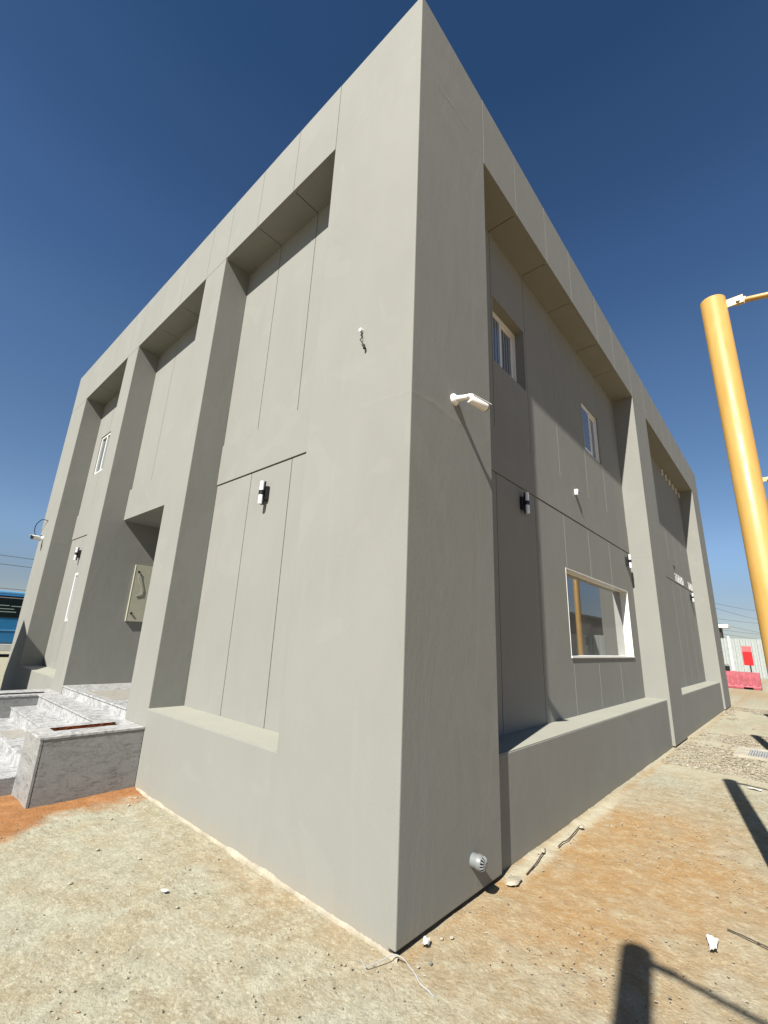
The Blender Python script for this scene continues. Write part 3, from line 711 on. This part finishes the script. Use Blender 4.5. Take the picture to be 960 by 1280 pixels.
post(1.77, 6.45, 4.33, 'second yellow post, only its rod shows past the nearest post')
post(1.77, 11.30, 4.33, 'third yellow post, hidden behind the nearer ones and reflected in the big window')
post(1.77, -3.25, 4.33, 'yellow post beside the photographer whose shadow lies at the bottom')
post(2.46, -2.95, 4.33, 'yellow post behind the photographer at the right', False)

# ------------------------------------------------------------ ground litter
def strand(pts, r, name, mat, label, cat):
    P = [Vector(p_) for p_ in pts]; out = []
    for i in range(len(P)-1):
        p0, p1, p2, p3 = P[max(i-1, 0)], P[i], P[i+1], P[min(i+2, len(P)-1)]
        for k in range(6):
            s = k/6; out.append(0.5*((2*p1)+(p2-p0)*s+(2*p0-5*p1+4*p2-p3)*s*s+(3*p1-p0-3*p2+p3)*s**3))
    out.append(P[-1]); return tag(MB().tube(out, r, 8).build(name, mat, smooth=True), label, cat)
strand([(-0.112, -0.150, 0.006), (-0.064, -0.172, 0.012), (-0.045, -0.170, 0.010), (-0.01, -0.085, 0.022), (0.012, -0.030, 0.030), (0.06, -0.012, 0.026), (0.105, -0.020, 0.018), (0.17, -0.04, 0.010), (0.215, -0.062, 0.005), (0.26, -0.065, 0.002), (0.306, -0.072, -0.001)],
       0.0026, 'wire_scrap', 'steel', 'grey wire lying across the ground at the foot of the corner', 'wire')
strand([(0.105, 1.38, 0.004), (0.10, 1.50, 0.012), (0.085, 1.62, 0.012), (0.06, 1.76, 0.014), (0.045, 1.87, 0.018)], 0.0045, 'crack', 'crack', 'dark curved strand laid for a crack at the side wall, nearest the drain pipe', 'crack')  # dark strand added in place of a crack along the plaster crust
strand([(0.095, 2.02, 0.008), (0.092, 2.12, 0.014), (0.100, 2.22, 0.010), (0.085, 2.45, 0.014), (0.067, 2.64, 0.014)], 0.0045, 'crack', 'crack', 'dark crooked strand laid for a crack at the side wall, farther from the drain pipe', 'crack')  # second strand added for the crack line
strand([(1.27, 1.66, 0.005), (1.36, 1.64, 0.007), (1.52, 1.60, 0.005)], 0.004, 'steel_rod', 'dark_paint', 'thin dark rod on the sand at the right picture edge', 'rod')
def scrap(name, loc, sx, sy, h, mat, label, cat, seed, rz=0.0, n=5, taper=0.0):
    rr = random.Random(seed); vs = []; fs = []
    for i in range(n+1):
        for j in range(n+1):
            u, v_ = i/n-.5, j/n-.5
            vs.append((u*sx*(1+0.15*rr.uniform(-1, 1))*(1-0.5*v_*taper), v_*sy*(1+0.15*rr.uniform(-1, 1)), h*rr.random()+0.002))
    for i in range(n):
        for j in range(n): k = i*(n+1)+j; fs.append((k, k+n+1, k+n+2, k+1))
    o = MB().add(vs, fs).build(name, mat); o.location = loc; o.rotation_euler = (0, 0, rz)
    for p_ in o.data.polygons: p_.use_smooth = True
    o.modifiers.new('smooth', 'SUBSURF').levels = 2; o.modifiers['smooth'].render_levels = 2
    md = o.modifiers.new('solid', 'SOLIDIFY'); md.thickness = 0.002
    return tag(o, label, cat)
strand([(-10.93, 0.002, 3.98), (-11.12, -0.09, 4.02), (-11.36, -0.14, 3.90), (-11.38, -0.12, 3.72), (-11.22, -0.06, 3.60), (-11.12, -0.02, 3.66)], 0.009, 'loose_cable', 'rubber', 'black cable looping out of the far left pier above its camera', 'cable')
scrap('paper_scrap', (-1.437, -0.61, 0.002), 0.05, 0.028, 0.016, 'paper', 'white paper scrap alone on the pale ground in front of the sunlit wall', 'paper', 1, 0.5, 4)
scrap('paper_scrap', (1.225, 1.41, 0.002), 0.045, 0.15, 0.02, 'paper', 'crumpled white tissue on the sand at the lower right', 'paper', 2, 0.15, 6, -1.3)
scrap('paper_scrap', (0.053, 0.200, 0.0), 0.035, 0.055, 0.03, 'paper', 'crumpled white paper beside the foot of the building corner', 'paper', 3, 0.4, 4)
scrap('paper_scrap', (1.19, 5.63, 0.0), 0.14, 0.07, 0.02, 'paper', 'pale paper scrap beside the post shadow at the right edge', 'paper', 4, 0.2, 4)
def chunk(loc, sx, sy, sz, label, seed, mat='plaster', name='plaster_chunk', cat='rubble'):
    rr = random.Random(seed); bm = bmesh.new(); bmesh.ops.create_icosphere(bm, subdivisions=2, radius=1)
    for v_ in bm.verts:
        k = 0.8+0.35*rr.random(); v_.co = Vector((v_.co.x*sx*k, v_.co.y*sy*k, max(v_.co.z, -0.3)*sz*k))
    me = bpy.data.meshes.new(name); bm.to_mesh(me); bm.free(); o = link(name, me, mat, loc=loc); return tag(o, label, cat)
chunk((0.085, 1.21, 0.008), 0.050, 0.085, 0.014, 'flat pale plaster chunk between the drain pipe and the sill wall', 11)
chunk((0.05, 1.81, 0.018), 0.018, 0.022, 0.018, 'small pale plaster lump against the sill wall', 12)
chunk((0.09, 2.60, 0.015), 0.022, 0.03, 0.015, 'small pale plaster lump farther along the sill wall', 13)
for k, (lx, ly, s) in enumerate(((0.12, 0.36, .011), (0.16, 0.10, .009), (0.085, 0.31, .009), (0.13, 0.03, .007))):
    tag(chunk((lx, ly, 0.002), s, s*1.2, s*.7, 'small grey stone on the ground right of the building corner', 20+k, 'pipe' if k == 1 else 'stone', 'stone', 'stone'), 'small grey stone on the ground right of the building corner', 'stone', 'small stones by the corner')
for k, (lx, ly, s) in enumerate(((-2.0, -0.55, .011), (-2.35, -0.72, .012), (-1.22, -0.62, .009), (-1.95, -1.0, .012), (-3.15, -0.22, .012), (-3.3, -0.10, .015), (-2.9, -0.45, .010))):
    tag(chunk((lx, ly, 0.002), s, s*1.2, s*.7, 'x', 40+k, 'stone', 'stone', 'stone'), 'small stone on the pale ground in front of the sunlit wall', 'stone', 'small stones before the sunlit wall')
# crumbly plaster spill along the sunlit wall
rr = random.Random(5); vs = []; fs = []; N = 260
for i in range(N+1):
    x = -3.55+3.57*i/N; lump = max(0.0, math.sin(i*.043+1)+0.6*math.sin(i*.19))*0.8; wd = 0.006+0.006*rr.random()+0.012*lump; hh = 0.008+0.006*rr.random()+0.012*lump
    vs += [(x, 0.0, hh), (x, -wd*.5, hh*.8), (x, -wd, 0.004), (x, -wd-.006, -0.02)]
for i in range(N):
    for k in range(3): a = i*4+k; fs.append((a, a+4, a+5, a+1))
o = MB().add(vs, fs).build('plaster_spill', 'plaster'); o['kind'] = 'stuff'; o['label'] = 'pale crumbly plaster line along the foot of the sunlit wall'
# drain channel with its grating in the gravel
t = thing('floor_drain', 'grey slotted drain grating set in a concrete collar in the gravel', 'drain', (1.35, 8.33, 0))
V_, F_ = cells([-0.56, -0.37, 0.37, 0.6], [-0.5, -0.34, 0.34, 0.5], [-0.05, 0.022], lambda x, y, z: not (abs(x) < .37 and abs(y) < .34))
build('collar', V_, F_, 'concrete', t, bev=0.004)
MB().box(-0.37, 0.37, -0.34, 0.34, -0.05, -0.025).build('channel', 'hole', t)
for k in range(22): MB().box(-0.365+k*0.0335, -0.365+k*0.0335+0.020, -0.335, 0.335, -0.01, 0.016).build('grate_bar', 'steel', t)

# ------------------------------------------------------------ beyond the building, right
t = thing('corrugated_fence', 'pale corrugated metal site fence behind the red barrier', 'fence', (0, 42, 0))
vs = []; fs = []; n = 0; X0, X1 = -9.0, 16.0; NX = 240
pr = [0, 0, .06, .06]
sheet_w = 1.0; k = X0
while k < X1-0.01:
    mb = MB(); vs = []; fs = []; prof = [(0, 0), (.05, 0), (.09, .05), (.24, .05), (.28, 0), (.38, 0), (.42, .05), (.57, .05), (.61, 0), (.71, 0), (.75, .05), (.90, .05), (.94, 0), (0.995, 0)]
    for (u, dpt) in prof:
        vs += [(k+u, -dpt, 0.0), (k+u, -dpt, 2.78)]
    for i in range(len(prof)-1): fs.append((2*i, 2*i+2, 2*i+3, 2*i+1))
    mb.add(vs, fs).build('fence_sheet', 'fence', t); k += sheet_w
mb = MB().box(X0, X1, 0.01, 0.06, 2.60, 2.68).box(X0, X1, 0.01, 0.06, 1.1, 1.18); mb.build('rail', 'steel', t)
MB().box(-1.98, -1.86, -0.16, -0.06, 0, 2.95).build('fence_post', 'upvc', t)
for k in range(7): MB().box(X0+k*4, X0+k*4+.1, 0.06, .16, 0, 2.8).build('fence_post', 'steel', t)
def barrier(loc, label, rz=0):
    t = thing('plastic_barrier', label, 'barrier', loc, rz, 'red plastic road barriers')
    prof = [(-.24, 0), (-.24, .10), (-.17, .2), (-.13, .62), (-.10, .80), (.10, .80), (.13, .62), (.17, .2), (.24, .10), (.24, 0)]
    nx = 2; vs = []; fs = []; m_ = len(prof)
    for i, x in enumerate((-1.0, 1.0)):
        for (y, z) in prof: vs.append((x, y, z))
    for k in range(m_-1): fs.append((k, k+1, m_+k+1, m_+k))
    fs += [tuple(range(m_))[::-1], tuple(m_+k for k in range(m_)), (0, m_, 2*m_-1, m_-1)]
    MB().add(vs, fs).build('body', 'barrier', t, bev=0.02)
    for k in range(8):
        x = -0.86+k*0.245
        MB().add([(x-.06, -.155, .62), (x+.06, -.155, .62), (x+.075, -.215, .17), (x-.075, -.215, .17), (x-.06, -.12, .62), (x+.06, -.12, .62), (x+.075, -.16, .17), (x-.075, -.16, .17)],
                 [(0, 3, 2, 1), (0, 1, 5, 4), (3, 7, 6, 2), (0, 4, 7, 3), (1, 2, 6, 5)]).build('rib', 'barrier', t, bev=0.012)
    for x in (-.5, .5): MB().box(x-.18, x+.18, -.25, .0, 0.0, .09).build('foot_slot', 'hole', t)
    MB().tube([(0, 0, .80), (0, 0, .83)], .06, 12).build('filler_cap', 'barrier', t)
    return t
barrier((-0.68, 27.4, 0), 'faded red plastic road barrier in the open beside the building')
barrier((-2.75, 27.5, 0), 'faded red plastic road barrier mostly hidden by the building')
t = thing('red_sign_board', 'red board with a paler top on a short post behind the barrier', 'sign', (-0.10, 28.6, 0))
MB().box(-.20, .20, -.02, .02, 1.10, 1.78).build('lower_panel', 'red', t)
MB().box(-.20, .20, -.022, .018, 1.782, 2.06).build('upper_panel', 'pink', t)
MB().tube([(0.05, 0.03, 0), (0.05, 0.03, 1.9)], .03, 10).build('post', 'dark_paint', t)
t = thing('fuel_can', 'small black can standing on the red barrier', 'can', (-0.93, 27.4, 0.80))
MB().box(-.11, .11, -.07, .07, 0, .26).build('body', 'black', t, bev=0.02); MB().tube([(-.05, 0, .26), (-.05, 0, .30)], .02, 8).build('cap', 'black', t)
MB().tube([(.0, 0, .26), (.0, 0, .30), (.08, 0, .30), (.08, 0, .26)], .01, 6).build('handle', 'black', t)
t = thing('site_shelter', 'small dark walled shelter with a white flat roof behind the fence', 'shelter', (-5.3, 70, 0))
MB().box(-3.0, 0.45, -1, 1, 0, 4.75).build('wall', 'dark_paint', t); MB().box(-3.4, 1.3, -1.6, 1.6, 4.75, 5.15).build('roof', 'upvc', t)
def power_line(a, b_, sag, label, r=0.035):
    a, b_ = Vector(a), Vector(b_); pts = []
    for i in range(33):
        s = i/32; p_ = a.lerp(b_, s); p_.z -= sag*4*s*(1-s); pts.append(p_)
    tag(MB().tube(pts, r, 5).build('power_line', 'power', smooth=True), label, 'power line', 'power lines in the sky')
for a_, b_, sg, wh in (((-5.5, 28.5, 5.4), (2.5, 182.5, 14.2), .8, 'topmost'), ((-6.1, 36.0, 6.1), (3.1, 168.0, 10.6), 1.2, 'second from the top'), ((-6.9, 43.5, 5.0), (4.0, 153.5, 9.2), .5, 'third from the top'),
                       ((-7.5, 51.0, 5.6), (4.7, 139.0, 5.9), 1.0, 'fourth from the top'), ((-8.3, 58.5, 4.7), (5.7, 124.5, 5.3), .4, 'second lowest'), ((-8.9, 66.0, 4.7), (6.6, 110.0, 3.8), .6, 'lowest')):
    power_line((a_[0], a_[1], a_[2]+.3*sg), (b_[0], b_[1], b_[2]+.3*sg), sg, 'thin power line above the pale fence, the %s of six' % wh, 0.018)
for k, (za, zb, wh) in enumerate(((17.0, 15.8, 'topmost'), (15.2, 14.3, 'second from the top'), (10.6, 9.8, 'second lowest'), (8.2, 7.8, 'lowest'))):
    power_line((-110-k, -60, za), (-112, 70, zb-1), 1.6, 'thin power line above the blue bus, the %s of four' % wh, 0.055)

# building across the yard (shows in the window reflection)
t = thing('low_building', 'low building with brown upper cladding, seen reflected in the big window', 'building', (15, 42, 0))
MB().box(-3.0, 5, -16, 20, 0, 2.75).build('wall', 'opp_wall', t); MB().box(-3.05, 5, -16.05, 20, 2.76, 4.35).build('upper_cladding', 'brown_clad', t)
MB().box(-3.25, 5.2, -16.2, 20.2, 4.36, 4.56).build('cornice', 'cornice', t)
for y in (-9.0, -0.9, 9.0):
    f = MB().box(-3.06, -3.0, y-.1, y+3.9, 1.7, 2.72).build('window_frame', 'upvc', t); MB().box(-3.08, -3.061, y+.1, y+3.7, 1.82, 2.6).build('pane', 'glass', f)
MB().tube([(-3.1, 6, 1.9), (-3.1, 20, 1.9)], .06, 8).build('pipe', 'upvc', t)

# ------------------------------------------------------------ bus, left
t = thing('blue_bus', 'blue bus with dark windows and white skirt parked beyond the left end of the building', 'bus', (-28.3, 0.6, 0))
BX = 1.25
V_, F_ = cells([-BX, BX], [-5.6, 5.6], [0.30, 0.62, 3.02], lambda x, y, z: True)
MB().box(-BX, BX, -5.6, 5.6, 0.62, 2.98).build('body', 'bus_blue', t, bev=0.08)
MB().box(-BX+.05, BX-.05, -5.55, 5.55, 2.98, 3.14).build('roof', 'bus_light', t, bev=0.05)
MB().box(-BX+.01, BX+.012, -5.58, 5.58, 0.28, 0.615).build('skirt', 'bus_white', t, bev=0.02)
MB().box(BX-.2, BX+.018, -5.4, 5.4, 1.86, 2.92).build('window_surround', 'black', t)
MB().box(BX, BX+.022, -5.5, 5.5, 1.24, 1.29).build('trim_strip', 'bus_light', t)
for k in range(7):
    y = -5.3+k*1.53
    f = MB().box(BX+.018, BX+.026, y, y+1.42, 1.92, 2.76).build('window', 'bus_glass', t)
    for (a, b_, z) in ((.05, .78, 2.42), (.86, 1.36, 2.40), (.2, 1.0, 2.26), (.1, 1.1, 2.12)):  # pale strips laid on the glass as painted reflections
        MB().box(BX+.0262, BX+.0275, y+a, y+b_, z, z+.035).build('reflection_strip', 'glass_strip', f)
MB().box(BX+.018, BX+.024, -5.3, 5.3, 2.80, 2.83).build('rain_gutter', 'steel', t)
for y in (-3.6, 3.4):
    for s in (-1, 1):
        wh = MB().tube([(s*(BX-.28), y, .5), (s*(BX+.03), y, .5)], .5, 28).build('wheel', 'rubber', t, smooth=True)
        MB().tube([(s*(BX+.02), y, .5), (s*(BX+.045), y, .5)], .26, 20).build('rim', 'steel', wh, smooth=True)
    
# unseen board, added and cut to cast the dark shape on the far left pier
t = thing('shadow_board', 'tall plywood board added out of view to cast a shadow on the far pier', 'shadow_caster', (-10.2, -2.0, 0))
pg = [(-1.10, 0), (1.50, 0), (1.50, 2.85), (-0.23, 3.70), (-0.62, 2.9), (-1.10, 1.9)]
vs = [(x, -.03, z) for x, z in pg]+[(x, .03, z) for x, z in pg]; n = len(pg)
MB().add(vs, [tuple(range(n)), tuple(range(2*n-1, n-1, -1))]+[(i, n+i, n+(i+1) % n, (i+1) % n) for i in range(n)]).build('panel', 'plywood', t)  # the added board itself, cut to the shadow outline
for x in (-.8, 1.3): MB().box(x, x+.08, .031, .11, 0, 1.9).build('shadow_board_stud', 'plywood', t)
